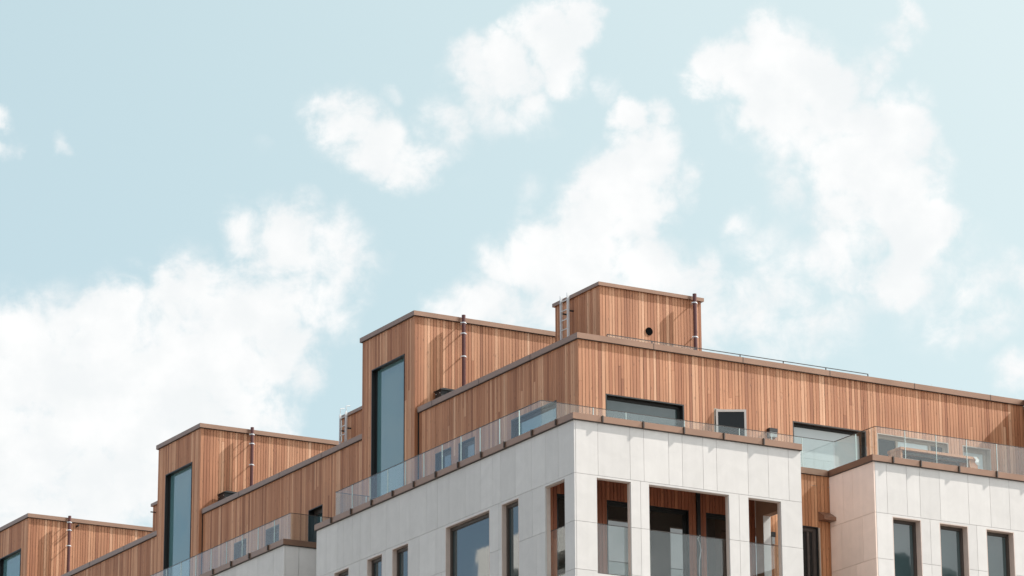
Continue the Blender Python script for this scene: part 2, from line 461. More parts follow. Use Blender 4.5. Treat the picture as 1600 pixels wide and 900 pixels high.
# right end wall of the loggia (x = 5.66): stone, with its own opening to the recess
ew = MB()
for r in minus((.13, LY, SILL - .1, -.56), [(.38, 1.30, SILL, -1.28)]):
    ew.box(LX, LX + .154, *r)
ew.build('loggia_end_wall', M['bounce_brown'], B1)  # brown colour stands in for warm bounce and shade on the stone
MB().box(LX - .004, 5.977, 1.285, 1.299, SILL, -1.28).build('opening_lining', M['stone'], B1)
# slim dark post against the loggia wall
dp = MB(); dp.box(4.18, 4.27, LY - .05, LY - .004, SILL, -.56); dp.box(4.15, 4.19, LY - .075, LY - .05, -1.07, -.93); dp.build('loggia_post', M['black'], B1)
# low glass guards of the loggia
guard(B1, [('Y', .15, [.53, 1.48])], SILL + .02, -2.262)
guard(B1, [('Y', .15, [1.9, 4.06])], SILL + .02, -2.262)
guard(B1, [('Y', .15, [4.52, 5.46])], SILL + .02, -2.262)
guard(B1, [('X', .15, [.4, 1.33])], SILL + .02, -2.262)

# recess between the two blocks: timber back wall, timber side
rc = MB()
hr = [(6.55, 7.66, SILL, -1.25)]
boards(rc, 'Y', 1.8, 6.03, 8.015, ZB + 12, -.012, hr, random.Random(31), .085, .105)
rc.build('recess_wall', M['recess'], B1)
rb = MB(); backing(rb, 'Y', 1.8, 6.03, 8.02, ZB, -.02, hr, .03, .06)
rb.build('recess_backing', M['backing'], B1)
window(B1, 'Y', 1.8, *hr[0], depth=.1, fw=.08, lining='alu', frame='frame', glass='pane_dark', lt=.02, mull=(7.42,))
tr = MB(); tr.box(7.665, 7.69, 1.76, 1.8, SILL, -1.27); tr.build('corner_trim', M['frame_pale'], B1)
# side of the first block facing the recess
rs = MB()
for (z0, z1) in ((R1, -.012), (R2, R1), (R3, R2), (R4, R3)):
    for r in minus((.045, 1.79, z0 + GAP, z1 - GAP), [(.38, 1.30, SILL, -1.28)]): rs.box(5.978, 6.0, *r)
rs.build('recess_side', M['stone'], B1)
rs2 = MB()
for r in minus((.045, 1.8, ZB, -.02), [(.38, 1.30, SILL, -1.28)]): rs2.box(5.955, 5.976, *r)
rs2.build('recess_side_backing', M['backing'], B1)
# sloped metal hood on the recess wall
hd = MB(); hd.prism([(7.68, 1.8, -.87), (7.68, 1.56, -1.02), (7.68, 1.56, -1.10), (7.68, 1.8, -1.10)], (.35, 0, 0))
hd.build('vent_hood', M['coping'], B1)

# copings of the stone blocks
LJ = [.68, 1.75, 3.0, 4.09, 5.19, 6.28, 7.37, 8.45, 9.54, 10.62, 11.69]
coping(B1, 'X', 0, .3385, 12.62, 0, .142, .056, .34, LJ)
coping(B1, 'Y', 0, -.056, 6.012, 0, .1425, .054, .338, [.70, 1.76, 2.83, 3.89, 4.96])
coping(B1, 'Y', 1.8, 6.02, 7.95, 0, .142, .04, .3, [6.9])
coping(B1, 'X', 8.02, .3385, 1.9, 0, .142, .04, .3, [])
coping(B1, 'Y', 0, 7.964, 27, 0, .1425, .054, .338, [8.54, 9.32, 10.42, 11.51, 12.6, 13.7, 14.8, 15.9, 17, 18.1, 19.2, 20.3, 21.4, 22.5, 23.6, 24.7, 25.8])

# glass balustrade of the terraces
guard(B1, [('X', .235, [1.86, 2.85, 3.76, 4.68, 5.6, 6.52, 7.43, 8.36, 9.28, 10.2, 11.15, 12.05]), ('Y', 12.05, [.25, 1.1, 2.06])], ZF + .01, .885)
guard(B1, [('Y', 1.86, [.25, 1.62, 2.49, 4.07, 5.57, 6.47, 7.32, 8.22])], ZF + .01, .887)
guard(B1, [('X', 8.24, [.205, 1.0, 1.88])], ZF + .01, .889)
guard(B1, [('Y', .19, [8.255, 9.08, 9.97, 10.85, 11.73, 12.6, 13.5, 14.3, 14.95])], ZF + .01, .887)

# timber top storey, left face (x = 2.06)
TH = 1.69
hC = [(4.27, 6.42, ZF, TH), (8.21, 9.03, ZF, TH), (9.40, 10.22, ZF, TH)]
tw = MB()
boards(tw, 'X', XW, YW + .0, 11.06, ZF, ZP0, hC, random.Random(51))
hD = [(2.79, 4.94, ZF, 1.70), (5.78, 6.50, ZF, 1.72), (8.01, 10.14, ZF, TH), (10.47, 12.59, ZF, TH), (13.02, 13.87, ZF, TH)]
boards(tw, 'Y', YW, XW + .003, 14.94, ZF, ZP0, hD, random.Random(52))
# the wing that comes forward at the right
boards(tw, 'X', 14.97, .12, YW - .02, ZF, ZP0, [], random.Random(53))
boards(tw, 'Y', .1, 14.97, 27, ZF, ZP0, [], random.Random(54))
tw.build('timber_wall', M['wood'], B1)
tb = MB()
backing(tb, 'X', XW, YW + .025, 11.08, ZF, ZP0, hC, .024, .34)
backing(tb, 'Y', YW, XW + .35, 15.3, ZF, ZP0, hD, .024, .34)
tb.box(15.0, 15.3, .13, YW, ZF, ZP0); tb.box(15.0, 27, .13, .4, ZF, ZP0)
tb.box(26.7, 27, .4, 11, ZF, ZP0)
tb.build('timber_backing', M['backing'], B1)
rw = MB(); rw.box(15.3, 26.7, .4, YW + .3, 2.45, 2.7); rw.build('wing_roof', M['roof'], B1)
coping(B1, 'X', XW, YW + .361, 11.07, ZP0, ZP1, .056, .36, [5.4, 7.9, 10.3], rib=.004)
coping(B1, 'Y', YW, XW - .056, 14.93, ZP0, ZP1 + .0005, .054, .36, [4.1, 6.6, 9.1, 11.6, 13.9], rib=.004)
coping(B1, 'X', 14.97, .461, YW - .041, ZP0, ZP1, .056, .36, [])
coping(B1, 'Y', .1, 14.93, 27, ZP0, ZP1 + .0005, .054, .36, [])

window(B1, 'X', XW, *hC[0], depth=.14, fw=.06, lining='alu', frame='alu', glass='pane_teal', lt=.03)
window(B1, 'X', XW, *hC[1], depth=.13, fw=.07, lining='alu', frame='frame', glass='pane', lt=.02)
window(B1, 'X', XW, *hC[2], depth=.13, fw=.07, lining='alu', frame='frame', glass='pane', lt=.02)
window(B1, 'Y', YW, *hD[0], depth=.17, fw=.05, lining='alu', frame='alu', glass='pane_y', lt=.03)
window(B1, 'Y', YW, *hD[2], depth=.16, fw=.05, lining='frame', frame='alu', glass='pane_grey', lt=.03)
window(B1, 'Y', YW, *hD[3], depth=.14, fw=.06, lining='frame_pale', frame='frame_pale', lt=.02, mull=(11.12, 12.1), glasses=['pane_dark', 'pane_blind', 'pane_dark'])
window(B1, 'Y', YW, *hD[4], depth=.2, fw=.07, lining='frame_pale', frame='frame_pale', lt=.02, glass='pane_blind')
MB().box(XW - .012, XW + .03, 11.062, 11.112, ZF, ZP1).build('corner_trim', M['alu'], B1)  # dark trim, also stands in for the shaded gap at the tower
# window with its sash standing open
ow = window(B1, 'Y', YW, *hD[1], depth=.2, fw=.08, lining='frame_pale', frame='frame_pale', glass='pane_dark', lt=.02)
th = math.radians(29); ux, uy = math.cos(th), -math.sin(th); nx, ny = math.sin(th), math.cos(th)
hx, hy = 5.81, YW - .03
def sash(mb, a, b, z0, z1, t0, t1, mi=0):
    q = [(hx + ux * s + nx * t, hy + uy * s + ny * t, z0) for s, t in ((a, t0), (b, t0), (b, t1), (a, t1))]
    mb.prism(q, (0, 0, z1 - z0), mi)
sm = MB()
W_, B_, T_ = .72, -.18, 1.685
sash(sm, 0, .05, B_, T_, 0, .055); sash(sm, W_ - .05, W_, B_, T_, 0, .055)
sash(sm, .05, W_ - .05, T_ - .055, T_, 0, .055); sash(sm, .05, W_ - .05, B_, B_ + .055, 0, .055)
so = sm.build('open_sash', M['sash'], ow); so['label'] = 'pale sash standing open'
pm = MB(); sash(pm, .05, W_ - .05, B_ + .055, T_ - .055, .018, .042); pm.build('pane', M['pane_dark'], ow)

# low glass strip on the roof edge
rg = MB(); js = [3.07 + i * 1.24 for i in range(7)]
rgo = MB()
for j in js: rgo.box(j - .006, j + .006, 3.6, 3.63, 2.7, 3.25)
rgo.box(3.07, 10.51, 3.598, 3.622, 3.25, 3.264)
rgo.box(3.07, 10.51, 3.598, 3.622, 2.7, 2.73)
rgp = rgo.build('roof_guard', M['cap'], B1)
for a, b in zip(js[:2], js[1:3]): MB().box(a + .01, b - .01, 3.605, 3.617, 2.73, 3.248).build('glass_pane', M['guard'], rgp)
# lightning rods along the parapet
for x in (11.4, 12.3, 13.2, 14.1): MB().tube([(x, YW + .2, 3.0), (x, YW + .2, 3.2)], .006, 6).build('lightning_rod', M['silver'], B1)

# ------------------------------------------------------------------ roof houses (penthouse blocks with ladder)
def roof_house(parent, y0, y1, x0, x1, z1, pipe=True, hole=True, seed=0):
    r = random.Random(seed)
    m = MB()
    boards(m, 'X', x0, y0, y1, 2.7, z1 - .09, [], r)
    boards(m, 'Y', y0, x0 + .003, x1, 2.7, z1 - .09, [], r)
    m.box(x0 + .024, x1 - .001, y0 + .024, y1 - .001, 2.7, z1 - .095, 1)
    o = m.build('roof_house', [M['wood'], M['backing']], parent)
    c = MB(); c.box(x0 - .054, x1 + .054, y0 - .054, y1 + .054, z1 - .09, z1); c.build('coping', M['coping'], o)
    if pipe: drainpipe(o, x1 - .295, y0 - .17, z1 + .03, 2.9, [z1 - .20, z1 - 1.08], wall=y0)
    if hole:
        h = MB(); h.tube([(x0 + 1.41, y0 + .02, 4.39), (x0 + 1.41, y0 - .012, 4.39)], .10, 24); h.build('vent_hole_shade', M['void'], o)  # flat black disc, the shade inside the opening is its colour
    return o

def ladder(parent, x, ya, yb, zb, zt, rungs, hook=0.):
    o = None
    for y in (ya, yb):
        m = MB(); m.box(x - .03, x + .03, y - .014, y + .014, zb, zt)
        if hook:
            m.tube([(x, y, zt), (x, y, zt + hook), (x + .12, y, zt + hook + .02)], .012, 8)
        if o is None: o = m.build('ladder', M['silver'], parent)
        else: m.build('rail', M['silver'], o)
    z = zb + .12
    while z < zt - .1:
        MB().tube([(x, ya, z), (x, yb, z)], .014, 8).build('rung', M['silver'], o); z += .245
    for y in (ya, yb):
        for z in (zb + .3, zt - .45): MB().box(x + .03, x + .17, y - .02, y + .02, z - .015, z + .015).build('bracket', M['black'], o)
    return o

roof_house(B1, 6.31, 8.46, 4.5, 7.44, 5.45, seed=61)
ladder(B1, 4.35, 7.91, 7.57, 2.75, 5.48, 5)

# ------------------------------------------------------------------ buildings 2, 3, 4 (the row to the left)
def tower(parent, y0, y1, ztop, xp, brackets, seed, x1=6.37):
    """tall timber stair tower: front x = 1.96, sunlit side y = y0"""
    r = random.Random(seed); xf = 1.96
    wa, wb = y0 + .535, y0 + 2.33
    h = [(wa, wb, ZF, ztop - .99)]
    m = MB()
    zc = ztop - .12
    boards(m, 'X', xf, y0, y1, ZF, zc, h, r)
    boards(m, 'Y', y0, xf + .003, x1, ZF, zc, [], r)
    backing(m, 'X', xf, y0 + .024, y1, ZF, zc, h, .024, .4, 1)
    m.box(xf + .4, x1, y0 + .024, y0 + .3, ZF, zc - .05, 1); m.box(xf + .4, x1, y1 - .3, y1, ZF, zc - .05, 1); m.box(x1 - .3, x1, y0 + .3, y1 - .3, ZF, zc - .05, 1)
    m.box(xf + .4, x1 - .3, y0 + .3, y1 - .3, zc - .4, zc - .15, 1)
    o = m.build('stair_tower', [M['wood'], M['backing']], parent)
    c = MB(); c.box(xf - .054, x1 + .0, y0 - .054, y1 + .054, zc, ztop); c.box(xf - .03, x1 - .02, y0 - .03, y1 + .03, zc - .012, zc, 1)
    c.build('coping', [M['coping'], M['rib']], o)
    wa_, wb_, d = wa, wb, .125
    f = MB(); t = .03
    f.w('X', xf, wa, wa + t, ZF, ztop - .99, -.012, d + .05); f.w('X', xf, wb - t, wb, ZF, ztop - .99, -.012, d + .05)
    f.w('X', xf, wa + t, wb - t, ztop - .99 - t, ztop - .99, -.012, d + .05)
    f.w('X', xf, wb - t - .05, wb - t, ZF, ztop - 1.02, d - .03, d + .04); f.w('X', xf, wa + t, wa + t + .05, ZF, ztop - 1.02, d - .03, d + .04)
    f.build('window_frame', M['alu'], o)
    MB().w('X', xf, wa + t + .05, wb - t - .05, ZF, ztop - 1.02, d, d + .03).build('window_pane', M['pane_teal'], o)
    drainpipe(o, xp - .03, y0 - .17, ztop + .03, 2.8, brackets, wall=y0)
    return o

def row_building(yt, ytop, ystone0, ystone1, ywall1, ztop, xp, br, seed, label, doors, spout=False):
    b = empty('apartment_building', (0, yt, ZB), label, 'building', G)
    tower(b, yt, yt + 2.87, ztop, xp, br, seed)
    r = random.Random(seed + 1)
    y0 = yt + 2.87
    hh = [(a, c, ZF, z) for (a, c, z) in doors]
    m = MB(); boards(m, 'X', XW, y0, ywall1 - .045, ZF - 2.0, ZP0, hh, r)
    m.build('timber_wall', M['wood'], b)
    k = MB(); backing(k, 'X', XW, y0, ywall1, ZB, ZP0, hh, .024, .34)
    k.box(XW, XW + .3, yt, y0, ZB, ZF)
    k.build('timber_backing', M['backing'], b)
    coping(b, 'X', XW, y0 + .045, ywall1 - .045, ZP0, ZP1, .056, .36, [y0 + 2.4, y0 + 4.9, y0 + 7.4], rib=.004)
    for i, (a, c, z) in enumerate(doors):
        window(b, 'X', XW, a, c, ZF, z, depth=.2, fw=.09, lining='alu', frame='frame', glass='pane', lt=.025)
    MB().box(XW - .012, XW + .022, ywall1 - .043, ywall1 - .004, ZF, ZP1).build('corner_trim', M['alu'], b)  # dark end trim that also paints the shade beside the next tower
    q = MB(); q.box(XW + .3, 16, yt, ywall1, 2.45, 2.7); q.build('roof', M['roof'], b)
    # stone block under the terrace
    s = MB()
    n = int((ystone1 - ystone0) / .7)
    js = [ystone0] + [ystone0 + (ystone1 - ystone0) * i / n + r.uniform(-.12, .12) for i in range(1, n)] + [ystone1]
    hs = [(ystone0 + a, ystone0 + a + w, SILL, HEAD) for a, w in ((1.6, .8), (4, 2.1), (7.3, .8), (9.2, .8))]
    panels(s, 'X', 0, [(R1, -.012, js), (R2, R1, js[::3] + [ystone1]), (R3, R2, js[::3] + [ystone1])] + lower_rows(ystone0, ystone1, seed=seed), hs)
    for (z0, z1) in ((R1, -.012), (R2, R1), (R3, R2), (R4, R3)):
        s.box(.045, .41, ystone0, ystone0 + .04, z0 + GAP, z1 - GAP); s.box(.42, 1.2, ystone0, ystone0 + .04, z0 + GAP, z1 - GAP); s.box(1.21, 2.05, ystone0, ystone0 + .04, z0 + GAP, z1 - GAP)
    s.build('stone_wall', M['stone'], b)
    k = MB(); backing(k, 'X', 0, ystone0 + .05, ystone1, ZB, -.02, hs, .045, .42); k.box(.43, 2.05, ystone0 + .045, ystone0 + .4, ZB, -.02)
    k.build('inner_wall', M['joint'], b)
    for h in hs: window(b, 'X', 0, *h, depth=.18, fw=.075)
    d = MB(); d.box(.43, 2.05, ystone0 + .4, ystone1, -.5, ZF); d.box(.43, 2.05, ystone0 - 1.9, ystone0 - .02, -3.6, -3.4); d.build('terrace_deck', M['deck'], b)
    coping(b, 'X', 0, ystone0 + .339, ystone1, 0, .142, .056, .34, [ystone0 + x for x in (.81, 1.91, 3.0, 4.1, 5.2, 6.3, 7.4, 8.5, 9.6)])
    coping(b, 'Y', ystone0, -.056, 2.05, 0, .1425, .054, .338, [])
    js = [ystone0 + .13 + .95 * i for i in range(11)]
    guard(b, [('X', .235, js), ('Y', ystone0 + .13, [.25, 1.1, 2.05])], ZF + .01, .87)
    return b

T2, T3, T4 = 11.12, 23.83, 36.36
B2 = row_building(T2, 5.585, 14.42, 25.3, T3, 5.585, 3.30, [5.411, 5.132, 4.527], 71,
    'terraced apartment building with the tallest timber tower, next to the corner building',
    [(16.39, 17.22, 1.69), (18.96, 19.78, 1.68), (20.97, 21.75, 1.69)])
B3 = row_building(T3, 5.535, 27.15, 37.9, T4, 5.535, 3.50, [5.362, 5.092, 4.481], 81,
    'terraced apartment building with the middle one of three timber towers', [(29.1, 29.95, 1.69), (31.7, 32.5, 1.69)])
B4 = row_building(T4, 5.5, 39.7, 50.5, 48.9, 5.5, 3.28, [5.328, 5.08, 4.585], 91,
    'terraced apartment building at lower left, its timber tower cut off by the photo edge', [(41.6, 42.5, 1.69)])
roof_house(B2, 17.98, 20.13, 4.5, 7.44, 5.205, pipe=True, hole=False, seed=62)
ladder(B2, 4.35, 19.92, 19.57, 2.75, 5.19, 5, hook=.17)
roof_house(B3, 30.55, 32.70, 4.5, 7.44, 5.34, hole=False, seed=63)
bb = MB(); bb.box(4.33, 4.5, 32.47, 32.5, 5.01, 5.04); bb.build('bracket', M['black'], B3)
# overflow spout beside the pipe of the last tower
sp = MB(); sp.tube([(3.56, T4 + .02, 5.27), (3.56, T4 - .17, 5.27)], .028, 12); sp.build('overflow_spout', M['black'], B4)

# ------------------------------------------------------------------ loose things
def vent_box(x0, x1, y0, y1, z0, z1, label):
    base = ((x0 + x1) / 2, (y0 + y1) / 2, z0)
    o = empty('roof_vent', base, label, 'roof vent', 'black roof vents beside the timber towers')
    m = MB()
    m.box(x0, x1, y0, y1, z0, z1 - .05)
    for k in range(5): m.box(x0 - .008, x0 + .01, y0 + .04, y1 - .04, z0 + .16 + k * .09, z0 + .2 + k * .09)
    m.build('body', M['black'], o)
    c = MB(); zt = z1
    c.prism([(x0 - .03, y0 - .03, zt - .05), (x1 + .03, y0 - .03, zt - .05), (x1 + .03, y0 - .03, zt - .015), (x0 + .05, y0 - .03, zt), (x0 - .03, y0 - .03, zt - .03)], (0, y1 - y0 + .06, 0))
    c.build('lid', M['black'], o)
    for y in (y0 + .06, y1 - .06): MB().tube([(x0 - .012, y, z1 - .12), (x0 + .01, y, z1 - .12)], .012, 8).build('screw', M['silver'], o)
vent_box(2.5, 3.02, 10.72, 11.04, 2.7, 3.56, 'black metal vent box standing beside the tallest timber tower, behind the dark parapet')
vent_box(2.5, 3.06, 23.34, 23.76, 2.7, 3.56, 'black metal vent box standing beside the middle timber tower of the three')

def lamp(x0, x1, yw, z0, z1, label, d=.13):
    o = empty('wall_lamp', ((x0 + x1) / 2, yw, z0), label, 'wall lamp')
    m = MB(); zc = z1 - (z1 - z0) * .38
    m.box(x0, x1, yw - d, yw - .003, zc, z1); m.box(x0, x1, yw - .02, yw - .004, z0, zc - .001)
    m.build('housing', M['black'], o)
    MB().box(x0 + .012, x1 - .012, yw - d + .012, yw - .022, z0 + .01, zc - .002).build('diffuser', M['lampglass'], o)
lamp(7.26, 7.49, YW, 1.18, 1.40, 'square black wall lamp on the sunlit timber wall right of the open window')
lamp(6.30, 6.40, 1.8, -1.82, -1.52, 'narrow black wall lamp on orange timber, seen through the right bay of the loggia', .1)

# timber bench table on the right terrace
tbx = empty('terrace_table', (10.25, .75, ZF), 'long low timber table behind the glass balustrade of the right terrace', 'table')
x0, x1, y0, y1, zt = 9.14, 11.38, .46, 1.0, .575
t = MB()
for k in range(5):
    yy = y0 + (y1 - y0) * k / 5; t.box(x0, x1, yy + .003, yy + (y1 - y0) / 5 - .003, zt - .06, zt)
t.build('tabletop', M['wood'], tbx)
for xx in (x0 + .01, x1 - .25):
    l = MB()
    for k in range(5):
        yy = y0 + .02 + (y1 - y0 - .04) * k / 5; l.box(xx, xx + (.05 if xx < 10 else .24), yy + .003, yy + (y1 - y0 - .04) / 5 - .003, ZF, zt - .063)
    l.build('end_panel', M['wood'], tbx)
a = MB(); a.box(x0 + .06, x1 - .26, y0 + .1, y0 + .12, zt - .14, zt - .062); a.box(x0 + .06, x1 - .26, y1 - .12, y1 - .1, zt - .14, zt - .062); a.build('apron', M['frame'], tbx)
cl = MB()
q = random.Random(5)
pts = [(11.26, .44, .575), (11.33, .43, .50), (11.30, .425, .44), (11.36, .43, .37)]
for i in range(3):
    px, py, pz = pts[i]; nx_, ny_, nz_ = pts[i + 1]
    cl.prism([(px - .05, py, pz), (px + .05, py - .01, pz), (nx_ + .045, ny_ - .01, nz_), (nx_ - .04, ny_, nz_)], (0, .012, 0))
tag(cl.build('cloth', M['cloth'], None, (11.3, .44, .4)), 'small white cloth hanging over the front edge of the timber table', 'cloth')

# loose cable in the loggia
cb = MB(); cb.tube([(4.225, 1.54, -1.86), (4.15, 1.52, -1.95), (4.20, 1.51, -2.08), (4.215, 1.5, -2.22), (4.2, 1.5, -2.33), (4.17, 1.5, -2.46), (4.165, 1.5, -2.7), (4.17, 1.5, -3.0), (4.16, 1.5, -3.4)], .012, 8)
tag(cb.build('cable', M['cable'], None, (4.2, 1.5, -3.41), smooth=True), 'thin pale cable hanging down beside the dark post in the loggia', 'cable')

# chair in the right bay of the loggia
ch = empty('loggia_chair', (4.95, .75, SILL), 'dark grey chair with rounded back in the right bay of the loggia', 'chair')
m = MB(); m.box(4.72, 5.16, .55, .98, SILL + .42, SILL + .46); m.build('seat', M['black'], ch)
m = MB()
pr = [(-.2, 0), (.2, 0), (.22, .22), (.18, .33), (.1, .37), (-.1, .37), (-.18, .33), (-.22, .22)]
m.prism([(4.73, .76 + a_, SILL + .5 + b_) for a_, b_ in pr], (.035, 0, 0)); m.build('backrest', M['lampglass'], ch)
for (xx, yy) in ((4.74, .57), (5.14, .57), (4.74, .96), (5.14, .96)):
    m = MB(); m.tube([(xx, yy, SILL), (xx, yy, SILL + (.5 if xx < 4.8 else .42))], .015, 8); m.build('leg', M['silver'], ch)

# ------------------------------------------------------------------ buildings across the streets (seen only in the glass)
wb = empty('office_building', (-36, 40, ZB), 'white office building with tall fins, mirrored in the large window of the left stone face', 'building')
m = MB(); m.box(-45, -29, 25, 55.2, ZB, 9.4); m.build('wall', M['glassdark'], wb)
m = MB(); m.box(-45.5, -28.2, 24.6, 55.6, 9.6, 10.9); m.build('roof', M['white'], wb)
m = MB()
y = 25.4
while y < 55.4: m.box(-29, -28.65, y, y + .6, ZB, 9.6); y += 2.6
m.build('fins', M['white'], wb)
m = MB()
for k in range(9): m.box(-29, -28.85, 25, 55.2, 8.6 - k * 3.5, 9.2 - k * 3.5)
m.build('spandrels', M['white'], wb)
db = empty('town_house', (43, -55, ZB), 'dark roofed grey building across the street, mirrored in the right hand windows', 'building')
m = MB(); m.box(40.6, 46.4, -64, -48.2, ZB, 8.0); m.build('wall', M['brick'], db)
m = MB(); m.box(40.6, 44.1, -64, -48.0, 8.0, 10.9); rfo = m.build('roof', M['slate'], db)
for x in (41.4, 42.1, 42.5): MB().box(x, x + .22, -49, -48.4, 10.9, 11.5 - (x - 41.4) * .3).build('chimney', M['brick'], rfo)
for k in range(5): MB().box(44.3, 46.2, -48.9, -47.9, 10.3 - k * .75, 10.5 - k * .75).build('balcony', M['white'], db)
MB().box(44.1, 46.4, -64, -48.3, 8.0, 10.6).build('stair_core', M['slate'], db)
for fl_ in range(6): MB().box(41.2, 42.6, -48.26, -48.16, 4.6 - fl_ * 3.4, 6.6 - fl_ * 3.4).build('window', M['glassdark'], db)

# ------------------------------------------------------------------ ground
def sheet(name, x0, x1, y0, y1, z, mat):
    me = bpy.data.meshes.new(name); me.from_pydata([(x0, y0, 0), (x1, y0, 0), (x1, y1, 0), (x0, y1, 0)], [], [(0, 1, 2, 3)])
    me.materials.append(mat); o = bpy.data.objects.new(name, me); o.location = (0, 0, z); COL.objects.link(o); o['kind'] = 'structure'; return o
sheet('ground', -3000, 3000, -3000, 3000, 0, M['paving'])
sheet('road_along_left_front', -20, -9, -3000, 3000, .004, M['ground'])
sheet('road_along_right_front', -3000, 3000, -32, -20, .008, M['ground'])

# ------------------------------------------------------------------ light
SUN = Vector((1.0, -.235, .94)).normalized()
elev = math.asin(SUN.z); azim = math.atan2(SUN.x, SUN.y)
ld = bpy.data.lights.new('sun', 'SUN'); ld.energy = 5.0; ld.angle = math.radians(.53); ld.color = (1, .95, .88)
lo = bpy.data.objects.new('sun', ld); COL.objects.link(lo); lo.location = (30, -20, 80)
lo.rotation_euler = SUN.to_track_quat('Z', 'Y').to_euler()

# ------------------------------------------------------------------ sky with clouds
FR = Vector((0.86947, -0.49396, -0.00456)); FD = Vector((0.13684, 0.24970, -0.95861)); FF = Vector((0.47465, 0.83286, 0.28470))
W = bpy.data.worlds.new('World'); SC.world = W; W.use_nodes = True
nt = W.node_tree; N = nt.nodes; L = nt.links
bg = N['Background']
def math_(op, a, b=None, c=None, clamp=False):
    n = N.new('ShaderNodeMath'); n.operation = op; n.use_clamp = clamp
    for i, v in enumerate((a, b, c)):
        if v is None: continue
        if isinstance(v, (int, float)): n.inputs[i].default_value = v
        else: L.new(v, n.inputs[i])
    return n.outputs[0]
def dot_(vec, c):
    n = N.new('ShaderNodeVectorMath'); n.operation = 'DOT_PRODUCT'; L.new(vec, n.inputs[0]); n.inputs[1].default_value = c; return n.outputs['Value']
def ss(v, a, b, lo_=0., hi=1.):
    n = N.new('ShaderNodeMapRange'); n.interpolation_type = 'SMOOTHSTEP'; L.new(v, n.inputs['Value'])
    n.inputs['From Min'].default_value = a; n.inputs['From Max'].default_value = b; n.inputs['To Min'].default_value = lo_; n.inputs['To Max'].default_value = hi; return n.outputs[0]
def noise_(vec, scale, detail=8, rough=.58, dist=0., lac=2.):
    n = N.new('ShaderNodeTexNoise'); n.inputs['Scale'].default_value = scale; n.inputs['Detail'].default_value = detail
    n.inputs['Roughness'].default_value = rough; n.inputs['Distortion'].default_value = dist; n.inputs['Lacunarity'].default_value = lac
    L.new(vec, n.inputs['Vector']); return n
def mixc(f, a, b):
    n = N.new('ShaderNodeMix'); n.data_type = 'RGBA'
    if isinstance(f, (int, float)): n.inputs[0].default_value = f
    else: L.new(f, n.inputs[0])
    for i, v in ((6, a), (7, b)):
        if isinstance(v, tuple): n.inputs[i].default_value = (*v, 1)
        else: L.new(v, n.inputs[i])
    return n.outputs[2]

tc = N.new('ShaderNodeTexCoord'); D = tc.outputs['Generated']
sky = N.new('ShaderNodeTexSky'); sky.sky_type = 'NISHITA'; sky.sun_disc = False
sky.sun_elevation = elev; sky.sun_rotation = azim; sky.air_density = 1.0; sky.dust_density = 1.6; sky.ozone_density = 1.0
STR = .12
# thin high haze lifts the blue, most of all on the sun's side
sd = dot_(D, tuple(SUN))
side = ss(sd, .30, .62)
hz = mixc(side, (3.8, 4.75, 4.5), (4.7, 5.3, 5.15))
ha = math_('ADD', ss(sd, -.30, .42, .10, .66), math_('MULTIPLY', side, .2))
skyc = mixc(ha, sky.outputs[0], hz)
# cumulus in the part of the sky above the row; positions are directions on the sky
ff = dot_(D, tuple(FF)); ffm = math_('MAXIMUM', ff, .05)
KX = 5805.66
cx_ = math_('DIVIDE', dot_(D, tuple(FR)), ffm); cy_ = math_('DIVIDE', dot_(D, tuple(FD)), ffm)
cb_ = N.new('ShaderNodeCombineXYZ'); L.new(math_('MULTIPLY', cx_, KX / 100), cb_.inputs[0]); L.new(math_('MULTIPLY', cy_, KX / 100), cb_.inputs[1])
P = cb_.outputs[0]                                  # 1 unit = about one degree on the sky
wn = noise_(P, .8, 9, .62)
wv = N.new('ShaderNodeVectorMath'); wv.operation = 'MULTIPLY_ADD'; L.new(wn.outputs['Color'], wv.inputs[0]); wv.inputs[1].default_value = (1.1, 1.1, 0); wv.inputs[2].default_value = (-.55, -.55, 0)
wa = N.new('ShaderNodeVectorMath'); wa.operation = 'ADD'; L.new(P, wa.inputs[0]); L.new(wv.outputs[0], wa.inputs[1])
PW = wa.outputs[0]
